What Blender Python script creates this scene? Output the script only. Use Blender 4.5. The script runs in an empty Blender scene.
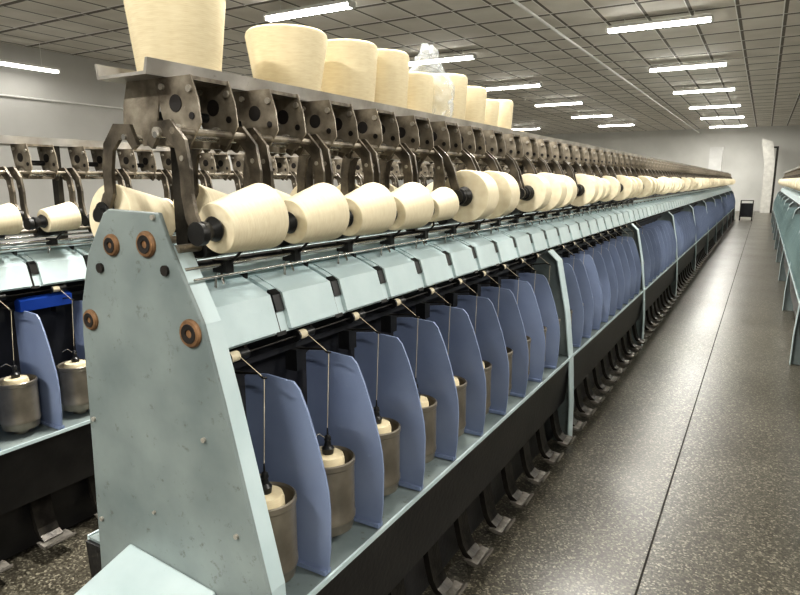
import bpy, math, random, bmesh
from mathutils import Vector, Matrix, noise
random.seed(7)
SC=bpy.context.scene
COL=SC.collection
SC.view_settings.view_transform='Standard'
try: SC.view_settings.look='Medium High Contrast'
except Exception: pass
# ------------------------------------------------------------------ materials
def newmat(name):
    m=bpy.data.materials.new(name); m.use_nodes=True
    nt=m.node_tree; b=nt.nodes['Principled BSDF']
    return m,nt,b
def N(nt,t,**k):
    n=nt.nodes.new(t)
    for a,v in k.items(): setattr(n,a,v)
    return n
def objco(nt):
    return N(nt,'ShaderNodeTexCoord').outputs['Object']
def mottled(name,c1,c2,rough=.5,metal=0,scale=6,bump=0,detail=5,lo=.35,hi=.7,bscale=None,spec=.5,wear=None,wt=.62):
    m,nt,b=newmat(name); co=objco(nt)
    n=N(nt,'ShaderNodeTexNoise'); n.inputs['Scale'].default_value=scale; n.inputs['Detail'].default_value=detail
    nt.links.new(co,n.inputs['Vector'])
    r=N(nt,'ShaderNodeValToRGB'); r.color_ramp.elements[0].position=lo; r.color_ramp.elements[1].position=hi
    r.color_ramp.elements[0].color=(*c1,1); r.color_ramp.elements[1].color=(*c2,1)
    nt.links.new(n.outputs['Fac'],r.inputs['Fac']); col=r.outputs['Color']
    if wear:
        n3=N(nt,'ShaderNodeTexNoise'); n3.inputs['Scale'].default_value=30; n3.inputs['Detail'].default_value=9; n3.inputs['Roughness'].default_value=.75
        nt.links.new(co,n3.inputs['Vector'])
        r3=N(nt,'ShaderNodeValToRGB'); r3.color_ramp.elements[0].position=wt; r3.color_ramp.elements[1].position=wt+.08
        r3.color_ramp.elements[0].color=(0,0,0,1); r3.color_ramp.elements[1].color=(.7,.7,.7,1)
        nt.links.new(n3.outputs['Fac'],r3.inputs['Fac'])
        mx=N(nt,'ShaderNodeMixRGB'); nt.links.new(r3.outputs['Color'],mx.inputs[0]); nt.links.new(col,mx.inputs[1]); mx.inputs[2].default_value=(*wear,1)
        col=mx.outputs[0]
    nt.links.new(col,b.inputs['Base Color'])
    b.inputs['Roughness'].default_value=rough; b.inputs['Metallic'].default_value=metal
    b.inputs['Specular IOR Level'].default_value=spec
    if bump:
        n2=N(nt,'ShaderNodeTexNoise'); n2.inputs['Scale'].default_value=bscale or scale*6
        nt.links.new(co,n2.inputs['Vector'])
        bp=N(nt,'ShaderNodeBump'); bp.inputs['Strength'].default_value=bump; bp.inputs['Distance'].default_value=.01
        nt.links.new(n2.outputs['Fac'],bp.inputs['Height']); nt.links.new(bp.outputs['Normal'],b.inputs['Normal'])
    return m
M={}
M['green']=mottled('painted_grey_green',(.165,.20,.20),(.275,.318,.31),.40,0,4.0,.05,wear=(.10,.105,.09),wt=.59)
M['greenlt']=mottled('painted_light_green',(.50,.61,.625),(.63,.73,.74),.33,0,5,.04,wear=(.30,.33,.32),wt=.64)
M['blue']=mottled('blue_painted_sheet',(.205,.255,.39),(.255,.31,.45),.42,0,4,.03)
M['teal']=mottled('teal_sheet',(.20,.29,.30),(.28,.38,.38),.4,0,4,.03)
M['vivid']=mottled('vivid_blue_plastic',(.01,.045,.25),(.02,.07,.36),.3,0,6)
M['steel']=mottled('brown_grey_steel',(.12,.10,.077),(.37,.33,.265),.32,.35,18,.12,wear=(.55,.51,.44),wt=.64)
M['arm']=mottled('dark_arm_steel',(.055,.047,.037),(.21,.18,.14),.32,.4,18,.1,wear=(.3,.27,.22),wt=.66)
M['dsteel']=mottled('dark_steel',(.02,.018,.016),(.06,.054,.046),.35,.6,14,.1)
M['tip']=mottled('scuffed_pedal_steel',(.12,.11,.095),(.30,.28,.25),.35,.45,20,.1)
M['bolt']=mottled('worn_bolt_steel',(.34,.31,.26),(.55,.52,.47),.35,.5,20)
M['shine']=mottled('polished_steel',(.45,.44,.42),(.7,.69,.66),.25,.9,20)
M['black']=mottled('black_paint',(.009,.009,.010),(.022,.021,.021),.34,0,8,.1)
M['core']=mottled('dark_core',(.010,.010,.014),(.022,.024,.03),.6,0,6)
M['rubber']=mottled('black_plastic',(.008,.008,.008),(.02,.02,.02),.35,0,20)
M['shelf']=mottled('shelf_steel',(.28,.265,.24),(.50,.48,.45),.33,.25,9,.05,wear=(.14,.12,.10))
M['pot']=mottled('dull_metal_pot',(.17,.15,.12),(.31,.28,.225),.30,.5,9,.03)
M['orange']=mottled('orange_washer',(.13,.07,.032),(.30,.165,.08),.55,0,40)
M['hole']=mottled('dark_hole',(.005,.004,.004),(.02,.015,.012),.6)
M['white']=mottled('white_enamel',(.7,.7,.68),(.8,.8,.78),.5,0,3)
M['creamplastic']=mottled('cream_plastic',(.62,.54,.38),(.75,.68,.52),.5,0,20)
M['wallm']=mottled('plaster',(.62,.62,.59),(.72,.72,.69),.85,0,.8,.1,bscale=30)
M['walll']=mottled('grey_plaster',(.52,.515,.49),(.62,.615,.59),.85,0,.6,.1,bscale=30)
M['pipe']=mottled('grey_pipe',(.8,.8,.77),(.9,.89,.86),.4,0,8)
M['cloth']=mottled('pale_grey_cloth',(.56,.55,.51),(.70,.69,.64),.9,0,6,.3)
def yarn(name,c1,c2,axis):
    m,nt,b=newmat(name); co=objco(nt)
    sp=N(nt,'ShaderNodeSeparateXYZ'); nt.links.new(co,sp.inputs[0])
    a,u,v=(('Z','X','Y') if axis=='Z' else ('Y','X','Z'))
    at=N(nt,'ShaderNodeMath',operation='ARCTAN2'); nt.links.new(sp.outputs[u],at.inputs[0]); nt.links.new(sp.outputs[v],at.inputs[1])
    outs=[]
    for sg in (1,-1):
        m1=N(nt,'ShaderNodeMath',operation='MULTIPLY'); nt.links.new(sp.outputs[a],m1.inputs[0]); m1.inputs[1].default_value=1500
        m2=N(nt,'ShaderNodeMath',operation='MULTIPLY'); nt.links.new(at.outputs[0],m2.inputs[0]); m2.inputs[1].default_value=sg*9
        ad=N(nt,'ShaderNodeMath',operation='ADD'); nt.links.new(m1.outputs[0],ad.inputs[0]); nt.links.new(m2.outputs[0],ad.inputs[1])
        s=N(nt,'ShaderNodeMath',operation='SINE'); nt.links.new(ad.outputs[0],s.inputs[0]); outs.append(s)
    mx=N(nt,'ShaderNodeMath',operation='MAXIMUM'); nt.links.new(outs[0].outputs[0],mx.inputs[0]); nt.links.new(outs[1].outputs[0],mx.inputs[1])
    mp=N(nt,'ShaderNodeMapping'); mp.inputs['Scale'].default_value=(1,1,6) if axis=='Z' else (1,6,1); nt.links.new(co,mp.inputs['Vector'])
    n=N(nt,'ShaderNodeTexNoise'); n.inputs['Scale'].default_value=34; n.inputs['Detail'].default_value=6; nt.links.new(mp.outputs[0],n.inputs['Vector'])
    mm=N(nt,'ShaderNodeMath',operation='MULTIPLY_ADD'); nt.links.new(mx.outputs[0],mm.inputs[0]); mm.inputs[1].default_value=.10; nt.links.new(n.outputs['Fac'],mm.inputs[2])
    r=N(nt,'ShaderNodeValToRGB'); r.color_ramp.elements[0].position=.25; r.color_ramp.elements[1].position=.85
    r.color_ramp.elements[0].color=(*c1,1); r.color_ramp.elements[1].color=(*c2,1)
    nt.links.new(mm.outputs[0],r.inputs['Fac']); nt.links.new(r.outputs['Color'],b.inputs['Base Color'])
    bp=N(nt,'ShaderNodeBump'); bp.inputs['Strength'].default_value=.22; bp.inputs['Distance'].default_value=.0015
    nt.links.new(mm.outputs[0],bp.inputs['Height']); nt.links.new(bp.outputs['Normal'],b.inputs['Normal'])
    b.inputs['Roughness'].default_value=.85; b.inputs['Specular IOR Level'].default_value=.2
    return m
M['yarnY']=yarn('cream_yarn_wound',(.72,.625,.44),(.83,.75,.56),'Y')
M['yarnZ']=yarn('cream_yarn_cone',(.72,.61,.40),(.83,.735,.52),'Z')
def emis(name,col,st):
    m,nt,b=newmat(name); b.inputs['Base Color'].default_value=(*col,1)
    b.inputs['Emission Color'].default_value=(*col,1); b.inputs['Emission Strength'].default_value=st; return m
M['tube']=emis('fluorescent_tube',(1,.98,.93),24)
M['tubedim']=emis('dim_fluorescent_tube',(1,.98,.93),5)
m,nt,b=newmat('clear_plastic_bag'); b.inputs['Base Color'].default_value=(.66,.70,.72,1); b.inputs['Roughness'].default_value=.13
b.inputs['Alpha'].default_value=.30; M['bag']=m
def floor_mat():
    m,nt,b=newmat('terrazzo_floor'); co=objco(nt)
    v=N(nt,'ShaderNodeTexVoronoi'); v.inputs['Scale'].default_value=135; nt.links.new(co,v.inputs['Vector'])
    r=N(nt,'ShaderNodeValToRGB'); cr=r.color_ramp; cr.interpolation='LINEAR'
    cr.elements[0].position=.0; cr.elements[0].color=(.033,.029,.021,1)
    cr.elements[1].position=1; cr.elements[1].color=(.29,.27,.21,1)
    for p,c in ((.40,(.060,.054,.041)),(.68,(.090,.082,.063)),(.86,(.15,.138,.107))):
        e=cr.elements.new(p); e.color=(*c,1)
    sp=N(nt,'ShaderNodeSeparateColor'); nt.links.new(v.outputs['Color'],sp.inputs[0]); nt.links.new(sp.outputs[0],r.inputs['Fac'])
    n=N(nt,'ShaderNodeTexNoise'); n.inputs['Scale'].default_value=1.1; n.inputs['Detail'].default_value=6; nt.links.new(co,n.inputs['Vector'])
    rr=N(nt,'ShaderNodeMapRange'); rr.inputs[1].default_value=.3; rr.inputs[2].default_value=.7; rr.inputs[3].default_value=.78; rr.inputs[4].default_value=1.1
    nt.links.new(n.outputs['Fac'],rr.inputs[0])
    mx=N(nt,'ShaderNodeMixRGB',blend_type='MULTIPLY'); mx.inputs[0].default_value=1
    nt.links.new(r.outputs['Color'],mx.inputs[1]); nt.links.new(rr.outputs[0],mx.inputs[2])
    s=N(nt,'ShaderNodeSeparateXYZ'); nt.links.new(co,s.inputs[0])
    def seam(out,off,per,w):
        a=N(nt,'ShaderNodeMath',operation='ADD'); nt.links.new(out,a.inputs[0]); a.inputs[1].default_value=off+100*per
        f=N(nt,'ShaderNodeMath',operation='MODULO'); nt.links.new(a.outputs[0],f.inputs[0]); f.inputs[1].default_value=per
        l=N(nt,'ShaderNodeMath',operation='LESS_THAN'); nt.links.new(f.outputs[0],l.inputs[0]); l.inputs[1].default_value=w; return l
    a=seam(s.outputs['X'],.274,1.6,.008)
    m2=N(nt,'ShaderNodeMixRGB'); nt.links.new(a.outputs[0],m2.inputs[0]); nt.links.new(mx.outputs[0],m2.inputs[1]); m2.inputs[2].default_value=(.014,.012,.009,1)
    nt.links.new(m2.outputs[0],b.inputs['Base Color'])
    r2=N(nt,'ShaderNodeMapRange'); r2.inputs[1].default_value=.3; r2.inputs[2].default_value=.7; r2.inputs[3].default_value=.28; r2.inputs[4].default_value=.35
    nt.links.new(n.outputs['Fac'],r2.inputs[0])
    r4=N(nt,'ShaderNodeMath',operation='MAXIMUM'); nt.links.new(r2.outputs[0],r4.inputs[0]); nt.links.new(a.outputs[0],r4.inputs[1])
    nt.links.new(r4.outputs[0],b.inputs['Roughness'])
    return m
M['floor']=floor_mat()
def ceil_mat():
    m,nt,b=newmat('ceiling_tiles'); co=objco(nt)
    s=N(nt,'ShaderNodeSeparateXYZ'); nt.links.new(co,s.inputs[0])
    def line(out,per,w,off=0):
        a=N(nt,'ShaderNodeMath',operation='ADD'); nt.links.new(out,a.inputs[0]); a.inputs[1].default_value=100*per+off
        f=N(nt,'ShaderNodeMath',operation='MODULO'); nt.links.new(a.outputs[0],f.inputs[0]); f.inputs[1].default_value=per
        l=N(nt,'ShaderNodeMath',operation='LESS_THAN'); nt.links.new(f.outputs[0],l.inputs[0]); l.inputs[1].default_value=w; return l
    def grid(wx,wy,off):
        a=line(s.outputs['X'],.62,wx,off); c=line(s.outputs['Y'],.9,wy,off)
        x0=N(nt,'ShaderNodeMath',operation='MAXIMUM'); nt.links.new(a.outputs[0],x0.inputs[0]); nt.links.new(c.outputs[0],x0.inputs[1]); return x0
    gshadow=grid(.065,.11,.0); gl=grid(.018,.030,0)
    n=N(nt,'ShaderNodeTexNoise'); n.inputs['Scale'].default_value=1.3; n.inputs['Detail'].default_value=8; nt.links.new(co,n.inputs['Vector'])
    r=N(nt,'ShaderNodeValToRGB'); r.color_ramp.elements[0].position=.35; r.color_ramp.elements[1].position=.7
    r.color_ramp.elements[0].color=(.70,.67,.61,1); r.color_ramp.elements[1].color=(.86,.83,.77,1)
    nt.links.new(n.outputs['Fac'],r.inputs[0])
    x=N(nt,'ShaderNodeMixRGB'); nt.links.new(gshadow.outputs[0],x.inputs[0]); nt.links.new(r.outputs[0],x.inputs[1]); x.inputs[2].default_value=(.19,.175,.15,1)  # dark band beside each pale T-bar: its shadow, painted into the tile colour
    y=N(nt,'ShaderNodeMixRGB'); nt.links.new(gl.outputs[0],y.inputs[0]); nt.links.new(x.outputs[0],y.inputs[1]); y.inputs[2].default_value=(.96,.95,.92,1)
    nt.links.new(y.outputs[0],b.inputs['Base Color']); b.inputs['Roughness'].default_value=.8
    return m
M['ceil']=ceil_mat()
# ------------------------------------------------------------------ mesh builder
class MB:
    def __init__(s): s.v=[]; s.f=[]; s.mi=[]; s.sm=[]; s.mats=[]
    def mid(s,mat):
        if mat not in s.mats: s.mats.append(mat)
        return s.mats.index(mat)
    def add(s,vs,fs,mat,smooth=False):
        o=len(s.v); s.v+= [tuple(v) for v in vs]; k=s.mid(mat)
        for f in fs: s.f.append([o+i for i in f]); s.mi.append(k); s.sm.append(smooth)
        return s
    def box(s,a,b,mat):
        x0,y0,z0=a;x1,y1,z1=b
        vs=[(x0,y0,z0),(x1,y0,z0),(x1,y1,z0),(x0,y1,z0),(x0,y0,z1),(x1,y0,z1),(x1,y1,z1),(x0,y1,z1)]
        return s.add(vs,[(3,2,1,0),(4,5,6,7),(0,1,5,4),(1,2,6,5),(2,3,7,6),(3,0,4,7)],mat)
    def prism(s,pts,y0,y1,mat):
        n=len(pts); vs=[(x,y0,z) for x,z in pts]+[(x,y1,z) for x,z in pts]
        area=sum(pts[i][0]*pts[(i+1)%n][1]-pts[(i+1)%n][0]*pts[i][1] for i in range(n))
        fs=[list(range(n)),list(range(2*n-1,n-1,-1))]+[((i),(n+i),(n+(i+1)%n),((i+1)%n)) for i in range(n)]
        if area<0: fs=[list(reversed(f)) for f in fs]
        return s.add(vs,fs,mat)
    def cyl(s,p0,p1,r0,mat,r1=None,seg=12,smooth=True):
        r1=r0 if r1 is None else r1
        p0=Vector(p0);p1=Vector(p1); d=(p1-p0).normalized()
        u=d.cross(Vector((0,0,1)))
        if u.length<.01: u=Vector((1,0,0))
        u.normalize(); w=d.cross(u)
        vs=[]
        for p,r in ((p0,r0),(p1,r1)):
            for i in range(seg):
                a=2*math.pi*i/seg; vs.append(p+u*r*math.cos(a)+w*r*math.sin(a))
        s.add(vs,[(i,(i+1)%seg,seg+(i+1)%seg,seg+i) for i in range(seg)],mat,smooth)
        s.add(vs,[list(range(seg-1,-1,-1)),list(range(seg,2*seg))],mat,False)
        return s
    def tube(s,pts,r,mat,seg=8):
        for a,b in zip(pts[:-1],pts[1:]): s.cyl(a,b,r,mat,seg=seg)
        return s
    def lathe(s,prof,mat,axis='Z',seg=32,c=(0,0,0),smooth=True):
        runs=[[prof[0]]]
        for i in range(1,len(prof)):
            runs[-1].append(prof[i])
            if i<len(prof)-1:
                a=Vector(prof[i])-Vector(prof[i-1]); b=Vector(prof[i+1])-Vector(prof[i])
                if a.length>0 and b.length>0 and a.angle(b)>.5: runs.append([prof[i]])
        for run in runs:
            vs=[];n=len(run)
            for (r,h) in run:
                for i in range(seg):
                    a=2*math.pi*i/seg; x=r*math.cos(a); y=r*math.sin(a)
                    v=(x,y,h) if axis=='Z' else (y,h,x)
                    vs.append((v[0]+c[0],v[1]+c[1],v[2]+c[2]))
            fs=[]
            for j in range(n-1):
                for i in range(seg):
                    fs.append((j*seg+i,j*seg+(i+1)%seg,(j+1)*seg+(i+1)%seg,(j+1)*seg+i))
            s.add(vs,fs,mat,smooth)
        return s
    def strip(s,pts,w,y0,y1,mat):
        L=[];R=[];n=len(pts)
        for i,p in enumerate(pts):
            a=Vector(pts[max(i-1,0)]);b=Vector(pts[min(i+1,n-1)]); d=(b-a).normalized()
            ww=w[i] if isinstance(w,(list,tuple)) else w
            nn=Vector((-d.y,d.x))*ww/2
            L.append((p[0]+nn.x,p[1]+nn.y)); R.append((p[0]-nn.x,p[1]-nn.y))
        for i in range(n-1): s.prism([L[i],L[i+1],R[i+1],R[i]],y0,y1,mat)
        return s
    def mesh(s,name):
        me=bpy.data.meshes.new(name); me.from_pydata(s.v,[],s.f)
        for m in s.mats: me.materials.append(M[m])
        for i,p in enumerate(me.polygons): p.material_index=s.mi[i]; p.use_smooth=s.sm[i]
        me.update(); return me
def obj(name,me,loc=(0,0,0),parent=None,rot=(0,0,0),bev=0):
    o=bpy.data.objects.new(name,me); COL.objects.link(o); o.location=loc; o.rotation_euler=rot
    if parent: o.parent=parent
    if bev:
        b=o.modifiers.new('bevel','BEVEL'); b.width=bev; b.segments=2; b.limit_method='ANGLE'
    return o
def top(o,label,cat,group=None,kind=None):
    o['label']=label; o['category']=cat
    if group: o['group']=group
    if kind: o['kind']=kind
    return o
def empty(name,loc):
    o=bpy.data.objects.new(name,None); COL.objects.link(o); o.location=loc; o.empty_display_size=.2; return o
G_TAKE='yarn packages on the take-up cradles'; G_POT='yarn cones in the spindle pots'
G_SHELF='yarn cones on the top shelf'; G_LAMP='fluorescent lamps under the ceiling'
# ------------------------------------------------------------------ room
H=4.0; XL=-12.45; XR=9.0; YB=35.0; YF=-6.0
def slab(name,a,b,mat):
    o=obj(name,MB().box(a,b,mat).mesh(name)); o['kind']='structure'; return o
slab('floor',(XL,YF,-.1),(XR,YB,0),'floor')
slab('ceiling',(XL,YF,H),(XR,YB,H+.1),'ceil')
slab('wall_left',(XL-.1,YF,0),(XL,YB,H),'walll')
slab('wall_back',(XL,YB,0),(XR,YB+.1,H),'wallm')
slab('wall_right',(XR,YF,0),(XR+.1,YB,H),'wallm')
slab('wall_front',(XL,YF-.1,0),(XR,YF,H),'walll')
# ------------------------------------------------------------------ machine part meshes
P=.25
SEP=[(.09,.53),(.09,1.005),(.098,1.014),(.165,1.022),(.250,1.016),(.268,.998),(.292,.945),(.318,.87),(.340,.79),(.348,.75),(.352,.70),(.350,.60),(.342,.53)]
def m_sep(mat):
    b=MB().prism(SEP,-.003,.003,mat)
    b.prism([(.12,.525),(.34,.525),(.34,.537),(.12,.537)],-.012,.012,mat)
    return b.mesh('separator')
def m_cover(mat):
    b=MB()
    b.prism([(.045,1.250),(.108,1.224),(.145,1.207),(.172,1.118),(.166,1.115),(.139,1.198),(.104,1.216),(.043,1.240)],.003,.243,mat)
    for y in (.003,.239): b.prism([(.05,1.243),(.108,1.22),(.145,1.203),(.168,1.122),(.12,1.14),(.08,1.2)],y,y+.004,mat)
    b.prism([(.058,1.2585),(.108,1.2385),(.154,1.2170),(.1825,1.126),(.168,1.123),(.140,1.203),(.104,1.22),(.056,1.243)],.034,.239,mat)
    b.prism([(.058,1.2550),(.108,1.2350),(.130,1.2250),(.125,1.20),(.104,1.22),(.056,1.243)],.012,.036,mat)
    b.prism([(.044,1.264),(.062,1.258),(.062,1.245),(.044,1.25)],.005,.24,mat)
    return b.mesh('cover_panel')
def m_clip():
    b=MB()
    b.prism([(.045,1.2485),(.108,1.2245),(.146,1.2065),(.1725,1.121),(.165,1.118),(.12,1.14),(.06,1.22)],-.008,.004,'rubber')
    b.prism([(.132,1.2250),(.149,1.2155),(.148,1.205),(.130,1.210)],.002,.033,'rubber')
    b.prism([(.1490,1.213),(.1625,1.172),(.154,1.170),(.143,1.205)],.002,.033,'rubber')
    b.prism([(.1650,1.140),(.1740,1.112),(.166,1.108),(.158,1.14)],-.012,.024,'rubber')
    b.prism([(.045,1.30),(.065,1.30),(.065,1.25),(.05,1.25)],-.006,.006,'rubber')
    return b.mesh('cover_clip')
def m_guide():
    b=MB()
    b.tube([(.085,.125,1.225),(.088,.125,1.275),(.10,.13,1.295)],.0035,'shine',6)
    b.box((.085,.12,1.285),(.128,.145,1.315),'rubber')
    b.tube([(.12,.135,1.30),(.15,.15,1.335),(.14,.16,1.345)],.0035,'rubber',6)
    b.tube([(.10,.132,1.29),(.125,.11,1.275),(.135,.105,1.262)],.003,'shine',6)
    return b.mesh('traverse_guide')
def m_roller():
    b=MB()
    b.cyl((.165,.075,1.095),(.165,.105,1.095),.013,'creamplastic',seg=14)
    b.cyl((.165,.105,1.095),(.165,.135,1.095),.0145,'rubber',seg=14)
    b.cyl((.165,.068,1.095),(.165,.075,1.095),.016,'rubber',seg=14)
    b.box((.12,.125,1.088),(.17,.133,1.13),'dsteel')
    return b.mesh('feed_roller')
def m_balloon():
    b=MB()
    b.tube([(.10,.12,1.04),(.215,.12,1.055),(.235,.112,1.05),(.238,.122,1.047)],.003,'dsteel',6)
    b.box((.10,.10,.985),(.14,.14,1.045),'rubber')
    return b.mesh('thread_guide')
def m_pot():
    b=MB(); c=(.235,.105,0)
    b.lathe([(0.0,.56),(.064,.56),(.066,.752),(.070,.758),(.074,.755),(.074,.742),(.0715,.738),(.0715,.60),(.073,.597),(.073,.585),(.070,.58),(.066,.555),(.03,.55),(.03,.53),(0,.53)],'pot',seg=28,c=c)
    return b.mesh('spindle_pot')
def m_spin():
    b=MB(); c=(.235,.105,0)
    b.lathe([(0,.765),(.015,.765),(.017,.782),(.010,.79),(.008,.802),(.010,.806),(.008,.816),(.003,.82),(.0018,.84),(0,.84)],'rubber',seg=14,c=c)
    b.tube([(.235,.105,.806),(.225,.08,.83),(.215,.065,.82)],.0018,'shine',5)
    return b.mesh('spindle_top')
def m_thread():
    b=MB(); b.tube([(.235,.105,.838),(.237,.116,1.048),(.178,.100,1.096)],.0010,'creamplastic',5); return b.mesh('yarn_strand')
def m_supply():
    b=MB()
    b.lathe([(.0,.0),(.048,.0),(.050,.02),(.045,.190),(.041,.202),(.012,.205),(0,.205)],'yarnZ',seg=24)
    return b.mesh('supply_yarn')
def m_bracket():
    b=MB()
    for y in (.070,.180):
        b.prism([(.008,1.640),(.030,1.590),(.095,1.578),(.130,1.622),(.124,1.672),(.106,1.724),(-.01,1.724)],y-.002,y+.002,'steel')
        b.cyl((.066,y-.012,1.608),(.066,y-.003,1.608),.014,'bolt',seg=12)
        b.cyl((.055,y-.004,1.667),(.055,y-.002,1.667),.019,'hole',seg=16)
        b.cyl((.102,y-.008,1.695),(.102,y-.002,1.695),.008,'bolt',seg=10)
        b.cyl((.104,y-.004,1.638),(.104,y-.002,1.638),.008,'hole',seg=10)
        b.cyl((.015,y-.008,1.704),(.015,y-.002,1.704),.007,'bolt',seg=10)
    b.box((.0,.072,1.714),(.104,.178,1.723),'steel')
    b.cyl((.03,.070,1.645),(.03,.180,1.645),.011,'rubber',seg=12)
    b.cyl((.098,.070,1.608),(.098,.180,1.608),.006,'shine',seg=10)
    return b.mesh('cradle_bracket')
def m_cradle(hx,hz):
    b=MB(); sm=hz<1.42
    b.cyl((.062,.0,1.595),(.062,.235,1.595),.007,'shine',seg=10)
    for y in (.010,.222):
        h2=hz+((-.018 if y<.1 else .018) if sm else 0)
        if sm: path=[(.030,1.572),(.052,1.608),(.092,1.608),(.125,1.575),(.136,1.52),(.136,1.47),(.145,h2+.035),(.158,h2+.012),(hx+.012,h2-.004)]
        else: path=[(.030,1.575),(.055,1.610),(.098,1.610),(.135,1.58),(.160,1.535),(.173,1.49),(.181,hz+.030),(hx-.003,h2+.012),(hx+.003,h2-.010)]
        b.strip(path,[.020,.034,.040,.036,.033,.032,.033,.033,.030],y,y+.009,'arm')
        b.cyl((hx,y-.006,h2),(hx,y+.012,h2),.026,'rubber',seg=14)
        b.cyl((.062,y-.008,1.600),(.062,y,1.600),.012,'bolt',seg=10)
        b.cyl((.130,y-.002,1.545),(.130,y,1.545),.006,'bolt',seg=10)
    b.cyl((.105,.010,1.603),(.105,.230,1.603),.008,'steel',seg=10)
    return b.mesh('package_cradle')
def m_drum():
    b=MB(); b.cyl((.095,.075,1.35),(.095,.19,1.35),.025,'rubber',seg=18); return b.mesh('drive_drum')
def m_pedal():
    b=MB()
    b.strip([(.290,.25),(.305,.17),(.318,.12),(.336,.090),(.362,.072)],.022,.070,.150,'dsteel')
    b.prism([(.338,.074),(.360,.060),(.398,.060),(.414,.074),(.410,.084),(.395,.072),(.362,.077)],.055,.175,'tip')
    return b.mesh('foot_pedal')
MS=dict(sep=m_sep('blue'),sept=m_sep('teal'),cover=m_cover('greenlt'),clip=m_clip(),guide=m_guide(),roller=m_roller(),balloon=m_balloon(),thread=m_thread(),
 pot=m_pot(),spin=m_spin(),supply=m_supply(),bracket=m_bracket(),cr_s=m_cradle(.165,1.405),cr_l=m_cradle(.19,1.437),drum=m_drum(),pedal=m_pedal())
def hubprof(h,r,f): return [(0,-h-f),(r-.002,-h-f),(r,-h-f+.004),(r*.8,-h-f*.5),(r*1.15,-h-.006),(r*.8,-h+.008),(r*.8,h),(r*.7,h+.03),(0,h+.03)]
def m_pack(r0,r1,L,hub,hr):
    b=MB(); h=L/2
    b.lathe([(.018,-h+.004),(r0-.006,-h),(r0-.002,-h+.001),(r0,-h+.004),(r1,h-.004),(r1-.002,h-.001),(r1-.006,h),(.018,h-.004)],'yarnY','Y',44)
    if hub: b.lathe(hubprof(h,hr,.05),'rubber','Y',16)
    return b.mesh('yarn_package')
PK={}
DIM={'s':(.057,.079,.158),'m':(.048,.060,.13),'l':(.102,.098,.122),'x':(.094,.090,.112),'t':(.046,.062,.135),'y':(.078,.076,.11)}
HUBS={k:MB().lathe(hubprof(v[2]/2,.025 if k in 'smt' else .033,.045 if k in 'smt' else .06),'rubber','Y',20).mesh('bobbin_tube') for k,v in DIM.items()}
def packmesh(kind,hub):
    k=(kind,hub)
    if k not in PK: PK[k]=m_pack(*DIM[kind],hub,.022 if kind in 'smt' else .036)
    return PK[k]
SHZ=1.724
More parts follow.
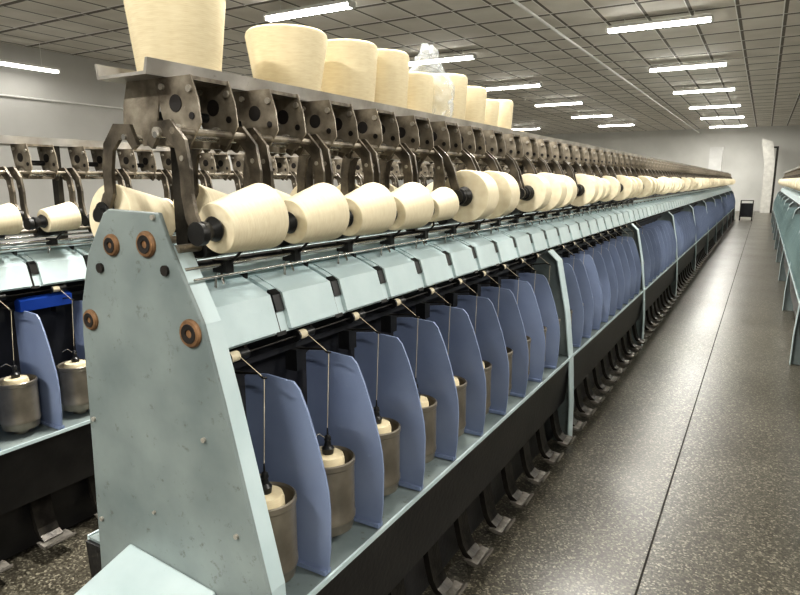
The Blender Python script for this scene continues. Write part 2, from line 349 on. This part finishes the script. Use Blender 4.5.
def build_machine(xc,y0,nsec,label,sepkey,right,left,packs,plate=True,zs=1.0,pedals=True):
    shelf_z=SHZ
    E=empty('twisting_machine',(xc,y0,0)); top(E,label,'machine'); E.scale=(1,1,zs)
    Ln=nsec*10*P
    def part(name,me,loc=(0,0,0),rot=(0,0,0),bev=0): return obj(name,me,loc,E,rot,bev)
    b=MB().prism([(.343,.512),(.318,.25),(.20,.24),(-.20,.24),(-.318,.25),(-.343,.512)],.0,Ln,'black')
    b.box((-.26,.05,.02),(.26,Ln-.05,.25),'black')  # solid black box stands in for the darkness beneath the beam
    part('base_beam',b.mesh('base_beam'))
    b=MB().box((-.34,0.01,.513),(.34,Ln,.521),'green')
    for s in (1,-1): b.box((s*.346-.003,.01,.510),(s*.346+.003,Ln,.524),'greenlt')
    part('spindle_rail',b.mesh('spindle_rail'))
    b=MB().box((-.075,.02,.52),(.075,Ln-.02,1.12),'core')
    b.box((-.06,.02,1.12),(.06,Ln-.02,1.235),'core')
    for s in (1,-1):
        b.box((s*.10-.02,.02,1.045),(s*.10+.02,Ln-.02,1.06),'core')
    part('drive_housing',b.mesh('drive_housing'))
    for s in (1,-1):
        for x,z,r,mt in ((.115,1.305,.005,'shine'),(.085,1.325,.004,'shine'),(.145,1.285,.003,'shine'),(.095,1.35,.010,'steel'),(.165,1.095,.003,'dsteel')):
            part('guide_rod',MB().cyl((s*x,.01,z),(s*x,Ln,z),r,mt,seg=8).mesh('guide_rod'))
        part('traverse_bar',MB().box((min(s*.05,s*.08),.01,1.268),(max(s*.05,s*.08),Ln,1.29),'greenlt').mesh('traverse_bar'))
    b=MB().box((-.02,.03,1.235),(.02,Ln-.03,1.30),'core').box((-.015,.03,1.575),(.015,Ln-.03,1.61),'steel')
    for k in range(nsec*2+1):
        y=min(max(k*1.25,.12),Ln-.05); b.box((-.02,y-.012,1.3),(.02,y+.012,shelf_z),'dsteel')
    part('centre_beam',b.mesh('centre_beam'))
    b=MB(); z=shelf_z
    b.prism([(-.142,z+.034),(-.137,z),(.03,z),(.037,z+.034),(.030,z+.034),(.022,z+.007),(-.132,z+.007),(-.136,z+.034)],.015,Ln,'shelf')
    part('creel_shelf',b.mesh('creel_shelf'))
    if plate:
        pr=[(.07,1.43),(.098,1.36),(.185,1.195),(.232,1.03),(.342,.60),(.36,.30),(.36,0),(-.28,0),(-.275,.3),(-.262,.5),(-.250,.85),(-.243,1.12),(-.235,1.2),(-.19,1.33),(-.12,1.425),(-.10,1.435)]
        b=MB().prism(pr,-.012,0,'green')
        part('end_plate',b.mesh('end_plate'),bev=.003)
        fl=[(.098,1.36),(.185,1.195),(.232,1.03),(.342,.60),(.36,.30),(.36,0)]
        part('end_flange',MB().strip([(x-.010,zz-.004) for x,zz in fl],.006,-.004,.05,'greenlt').mesh('end_flange'))
        fl=[(-.19,1.33),(-.235,1.2),(-.243,1.12),(-.25,.85),(-.262,.5),(-.28,0)]
        part('end_flange',MB().strip([(x+.008,zz) for x,zz in fl],.006,0,.05,'green').mesh('end_flange'))
        for x,zz,r in ((-.095,1.352,.026),(.026,1.36,.030),(-.20,1.163,.026),(.150,1.172,.032)):
            b=MB().lathe([(0,-.0185),(r*.55,-.0185),(r*.7,-.021),(r*.9,-.020),(r,-.016),(r,-.010)],'orange','Y',24)
            b.lathe([(r*.28,-.0188),(r*.32,-.0215),(r*.66,-.0225),(r*.74,-.0188)],'hole','Y',20)
            part('bearing_cap',b.mesh('bearing_cap'),(x,0,zz))
        for x,zz,r in ((.082,1.305,.012),(-.145,1.295,.012),(-.228,.90,.006),(.17,.93,.006),(.255,.72,.006),(-.235,.62,.006),(.28,.5,.006),(-.02,.70,.004),(.055,1.42,.006)):
            b=MB().cyl((0,-.018,0),(0,-.010,0),r,'bolt' if r<.01 else 'hole',seg=10)
            part('bolt',b.mesh('bolt'),(x,0,zz))
        b=MB().prism([(-.125,0),(.18,0),(.18,.555),(-.125,.585)],-.20,-.013,'greenlt')
        o=part('end_box',b.mesh('end_box'),bev=.006)
        for v in o.data.vertices:
            if v.co.y<-.1 and v.co.z>.3: v.co.z-=.055
        o['label']='pale box cover with a sloping lid'
    for k in range(1,nsec+1):
        b=MB(); 
        fl=[(.195,1.112),(.250,1.06),(.308,.78),(.342,.50),(.357,.25),(.360,0)]
        full=[(.06,1.112)]+fl+[(-x,zz) for x,zz in fl[::-1]]+[(-.06,1.112)]
        b.prism(full,-.004,.004,'green')
        for s in (1,-1): b.strip([(s*x,zz) for x,zz in fl],.006,-.045,.045,'greenlt')
        part('support_post',b.mesh('support_post'),(0,k*10*P,0))
    for side,idx in ((1,right),(-1,left)):
        for k in idx:
            if side>0: loc=(0,k*P,0); rot=(0,0,0)
            else: loc=(0,k*P+.25,0); rot=(0,0,math.pi)
            if k%10: part('separator',MS[sepkey],(0,k*P-.045,0),rot)
            part('cover_panel',MS['cover'],loc,rot)
            kind=packs(k,side)
            part('package_cradle',MS['cr_l'] if kind in 'lxyn' else MS['cr_s'],loc,rot)
            part('cradle_bracket',MS['bracket'],loc,rot)
            if pedals: part('foot_pedal',MS['pedal'],loc,rot)
            if k<60:
                if k: part('cover_clip',MS['clip'],(0,k*P,0),rot)
                part('drive_drum',MS['drum'],loc,rot)
            if k<40:
                part('spindle_pot',MS['pot'],loc,rot)
            if k<22:
                part('spindle_top',MS['spin'],loc,rot)
                part('yarn_strand',MS['thread'],loc,rot)
                part('traverse_guide',MS['guide'],loc,rot)
                part('feed_roller',MS['roller'],loc,rot)
                part('thread_guide',MS['balloon'],loc,rot)
                so=obj('supply_yarn_cone',MS['supply'],(xc+side*.235,y0+k*P+(.105 if side>0 else .145),.562*zs)); so.scale=(1,1,zs)
                top(so,'cream yarn cone inside a metal spindle pot','yarn cone',G_POT)
            if kind!='n':
                sm=kind in 'smt'
                hx,hz=(.165,1.405) if sm else (.19,1.437)
                near=k<36
                r2=(.13 if sm else 0,rot[1],rot[2])
                o=obj('yarn_package',packmesh(kind,not near),(xc+side*hx,y0+k*P+(.138 if side>0 else .112),hz*zs),None,r2)
                lab='small conical cream yarn package held in a dark steel cradle' if sm else 'full round cream yarn package held in a dark steel cradle'
                top(o,lab,'yarn package',G_TAKE)
                if near: obj('bobbin_tube',HUBS[kind],(0,0,0),o)
    return E
SEQ='llnxlxnlxyxnlxxnllxnyxlxnxlxynlxnllxynlx'
def packs_main(k,side):
    if k<4: return 's'
    if k==4: return 't'
    return SEQ[(k-5)%len(SEQ)]
Emain=build_machine(-1.2,.92,10,'long pale green yarn twisting machine with blue separators and cream packages','sep',range(100),[],packs_main)
for k in range(24):
    loc=(0,k*P+.25,0); rot=(0,0,math.pi)
    obj('take_up_arm',MS['cr_s'],loc,Emain,rot); obj('rear_bracket',MS['bracket'],loc,Emain,rot); obj('rear_cover',MS['cover'],loc,Emain,rot)
    kd='s'
    o=obj('yarn_package',packmesh(kd,False),(-1.2-.165,.92+k*P+.112,1.405),None,(.13,0,math.pi))
    top(o,'small conical cream yarn package held in a dark steel cradle','yarn package',G_TAKE); obj('bobbin_tube',HUBS[kd],(0,0,0),o)
build_machine(-2.73,.42,10,'neighbouring pale green yarn twisting machine with metal pots','sep',range(2,42),[],lambda k,s:'m' if k%3 else 't',zs=.955)
build_machine(.68,.92,10,'yarn twisting machine with grey teal separators across the aisle','sept',[],range(12,98),lambda k,s:'lxyxl'[k%5],pedals=False)
b=MB().prism([(-.02,0),(.02,0),(.024,.045),(.0,.055),(-.02,.04)],0,.22,'vivid')
o=obj('blue_tray',b.mesh('blue_tray'),(-2.585,1.36,.972)); top(o,'vivid blue plastic tray under the covers of a machine','tray')
# ------------------------------------------------------------------ cones on the shelf
def cone_mesh(rb,rt,h):
    b=MB()
    b.lathe([(.02,.0),(rb-.010,.0),(rb-.003,.004),(rb+.001,.012),(rt,h-.018),(rt-.003,h-.007),(rt-.010,h-.001),(rt-.020,h),(.03,h-.006),(.028,h-.03),(0,h-.03)],'yarnZ',seg=56)
    return b.mesh('yarn_cone')
cones=[(1.12,.096,.118,.215,0),(1.53,.092,.122,.200,0),(1.84,.092,.108,.220,0),(2.065,.094,.106,.228,0),(2.29,.086,.094,.185,0),(2.60,.092,.104,.220,.0),(2.82,.094,.106,.195,.0),(3.26,.070,.080,.185,0),(3.05,.082,.092,.165,-.01),(3.60,.05,.056,.05,-.02)]
for y,rb,rt,h,dx in cones:
    o=obj('yarn_cone',cone_mesh(rb,rt,h),(-1.276+dx,y,SHZ+.008)); top(o,'wide cream yarn cone standing on the steel top shelf','yarn cone',G_SHELF)
    tb=MB().lathe([(.018,h-.03),(.022,h+.006),(.019,h+.006),(.015,h-.03)],'creamplastic',seg=18).mesh('cone_tube')
    obj('cone_tube',tb,(0,0,0),o)
bm=bmesh.new(); bmesh.ops.create_icosphere(bm,subdivisions=5,radius=1)
for v in bm.verts:
    c=v.co.copy(); cr=abs(noise.noise(c*2.8+Vector((1,5,2))))+.4*abs(noise.noise(c*6.5))
    r=1.14+.28*noise.noise(c*1.5)-.34*cr
    z=c.z; w=1 if z<.1 else max(.6,1-(z-.1)*.45)
    v.co=Vector((c.x*r*.090*w+.01,c.y*r*.100*w-(.06*max(z,0)),max(.0,z*r*.150+.135)+.03*max(z-.5,0)))
me=bpy.data.meshes.new('plastic_bag'); bm.to_mesh(me); bm.free(); me.materials.append(M['bag'])
for p in me.polygons: p.use_smooth=True
o=obj('plastic_bag',me,(-1.262,2.445,SHZ+.009)); top(o,'crumpled clear plastic bag among the cones on the shelf','plastic bag')
# ------------------------------------------------------------------ lights
def fixture(x,y,z,along='X',L=1.5,power=38,tm='tube'):
    E=empty('ceiling_lamp',(x,y,z)); top(E,'twin tube fluorescent lamp hanging under the ceiling','lamp',G_LAMP)
    rot=0 if along=='X' else math.pi/2; E.rotation_euler=(0,0,rot)
    h=L/2
    b=MB().prism([(-h,.02),(h,.02),(h,.06),(-h,.06)],-.10,.10,'white')
    for s in (-1,1): b.box((s*h-.015,-.07,-.03),(s*h+.015,.07,.03),'white')
    obj('lamp_housing',b.mesh('lamp_housing'),(0,0,0),E)
    for s in (-.045,.045): obj('fluorescent_tube',MB().cyl((-h+.02,s,-.005),(h-.02,s,-.005),.022,tm,seg=12).mesh('tube'),(0,0,0),E)
    for s in (-.5,.5): obj('hanger_rod',MB().cyl((s,0,.06),(s,0,H-z),.006,'pipe',seg=6).mesh('hanger_rod'),(0,0,0),E)
    l=bpy.data.lights.new('lamp_light','AREA'); l.shape='RECTANGLE'; l.size=L; l.size_y=.16; l.energy=power*2.9; l.color=(1,.97,.905)
    lo=bpy.data.objects.new('lamp_light',l); COL.objects.link(lo); lo.location=(0,0,-.04); lo.parent=E
ZL=3.84
for y in (-2.0,2.3,6.6,10.8,15.0,19.1,23.3,27.5,32.0): fixture(-1.65,y,ZL,power=58 if y<8 else 42)
for y in (-1,3.3,7.5,11.7,15.9,20.1,24.5,29): fixture(-5.85,y,ZL,power=40)
for y in (-2.0,2.3,6.6,10.8,19.1,27.5): fixture(2.6,y,ZL,power=56 if y<8 else 46)
fixture(-11.9,6.7,3.53,'Y',1.6,power=2,tm='tubedim')
fixture(-10.0,29,ZL); fixture(-10,2,ZL,power=25); fixture(-10,13,ZL,power=30)
o=obj('ceiling_pipe',MB().cyl((-3.03,YF,3.78),(-3.03,YB,3.78),.022,'pipe',seg=10).mesh('ceiling_pipe')); top(o,'thin pale grey conduit pipe running along the ceiling','pipe')
o=obj('wall_pipe',MB().cyl((XL+.03,YF,3.05),(XL+.03,YB,3.05),.02,'pipe',seg=8).mesh('wall_pipe')); top(o,'thin grey pipe running along the plaster wall','pipe')
o=obj('column',MB().box((-.25,-.25,0),(.25,.25,H-1.1),'white').box((-.28,-.28,0),(.28,.28,.3),'white').mesh('column'),(-1.95,31,0)); top(o,'white square column at the end of the hall','column')
b=MB()
b.prism([(-.20,0),(.20,0),(.20,2.2),(.06,3.2),(-.42,3.35),(-.20,2.2)],-.15,.15,'cloth')
b.box((.20,-.05,0),(.29,.05,3.0),'dsteel').box((-.1,-.04,2.92),(.29,.04,3.0),'dsteel')
o=obj('air_duct',b.mesh('air_duct'),(.12,33.6,0)); top(o,'tall pale grey air duct in a dark frame','duct')
b=MB()
for sx in (-.2,.2):
    for sy in (-.25,.25): b.cyl((sx,sy,.06),(sx,sy,.75),.015,'dsteel'); b.cyl((sx-.015,sy,.05),(sx+.015,sy,.05),.05,'rubber')
b.box((-.22,-.27,.14),(.22,.27,.18),'black').box((-.22,-.27,.6),(.22,.27,.64),'black').box((-.2,-.25,.18),(.2,.25,.6),'core')
b.tube([(-.2,-.3,.75),(.2,-.3,.75)],.015,'dsteel')
o=obj('trolley',b.mesh('trolley'),(-.5,27.0,0)); top(o,'black metal trolley standing at the end of the aisle','trolley')
w=bpy.data.worlds.new('world'); SC.world=w; w.use_nodes=True; w.node_tree.nodes['Background'].inputs[0].default_value=(.6,.65,.7,1); w.node_tree.nodes['Background'].inputs[1].default_value=.3
# ------------------------------------------------------------------ camera
f=620.0; th=math.atan(117.5/f); ps=math.atan(365*math.cos(th)/f)
F=Vector((-math.sin(ps)*math.cos(th),math.cos(ps)*math.cos(th),-math.sin(th))); R=Vector((math.cos(ps),math.sin(ps),0)); U=R.cross(F)
cd=bpy.data.cameras.new('camera'); cd.sensor_width=36; cd.lens=36*f/800; cd.clip_end=200; cd.clip_start=.05
cam=bpy.data.objects.new('camera',cd); COL.objects.link(cam)
mt=Matrix((( R.x,U.x,-F.x,0),(R.y,U.y,-F.y,0),(R.z,U.z,-F.z,1.5),(0,0,0,1))); cam.matrix_world=mt
SC.camera=cam
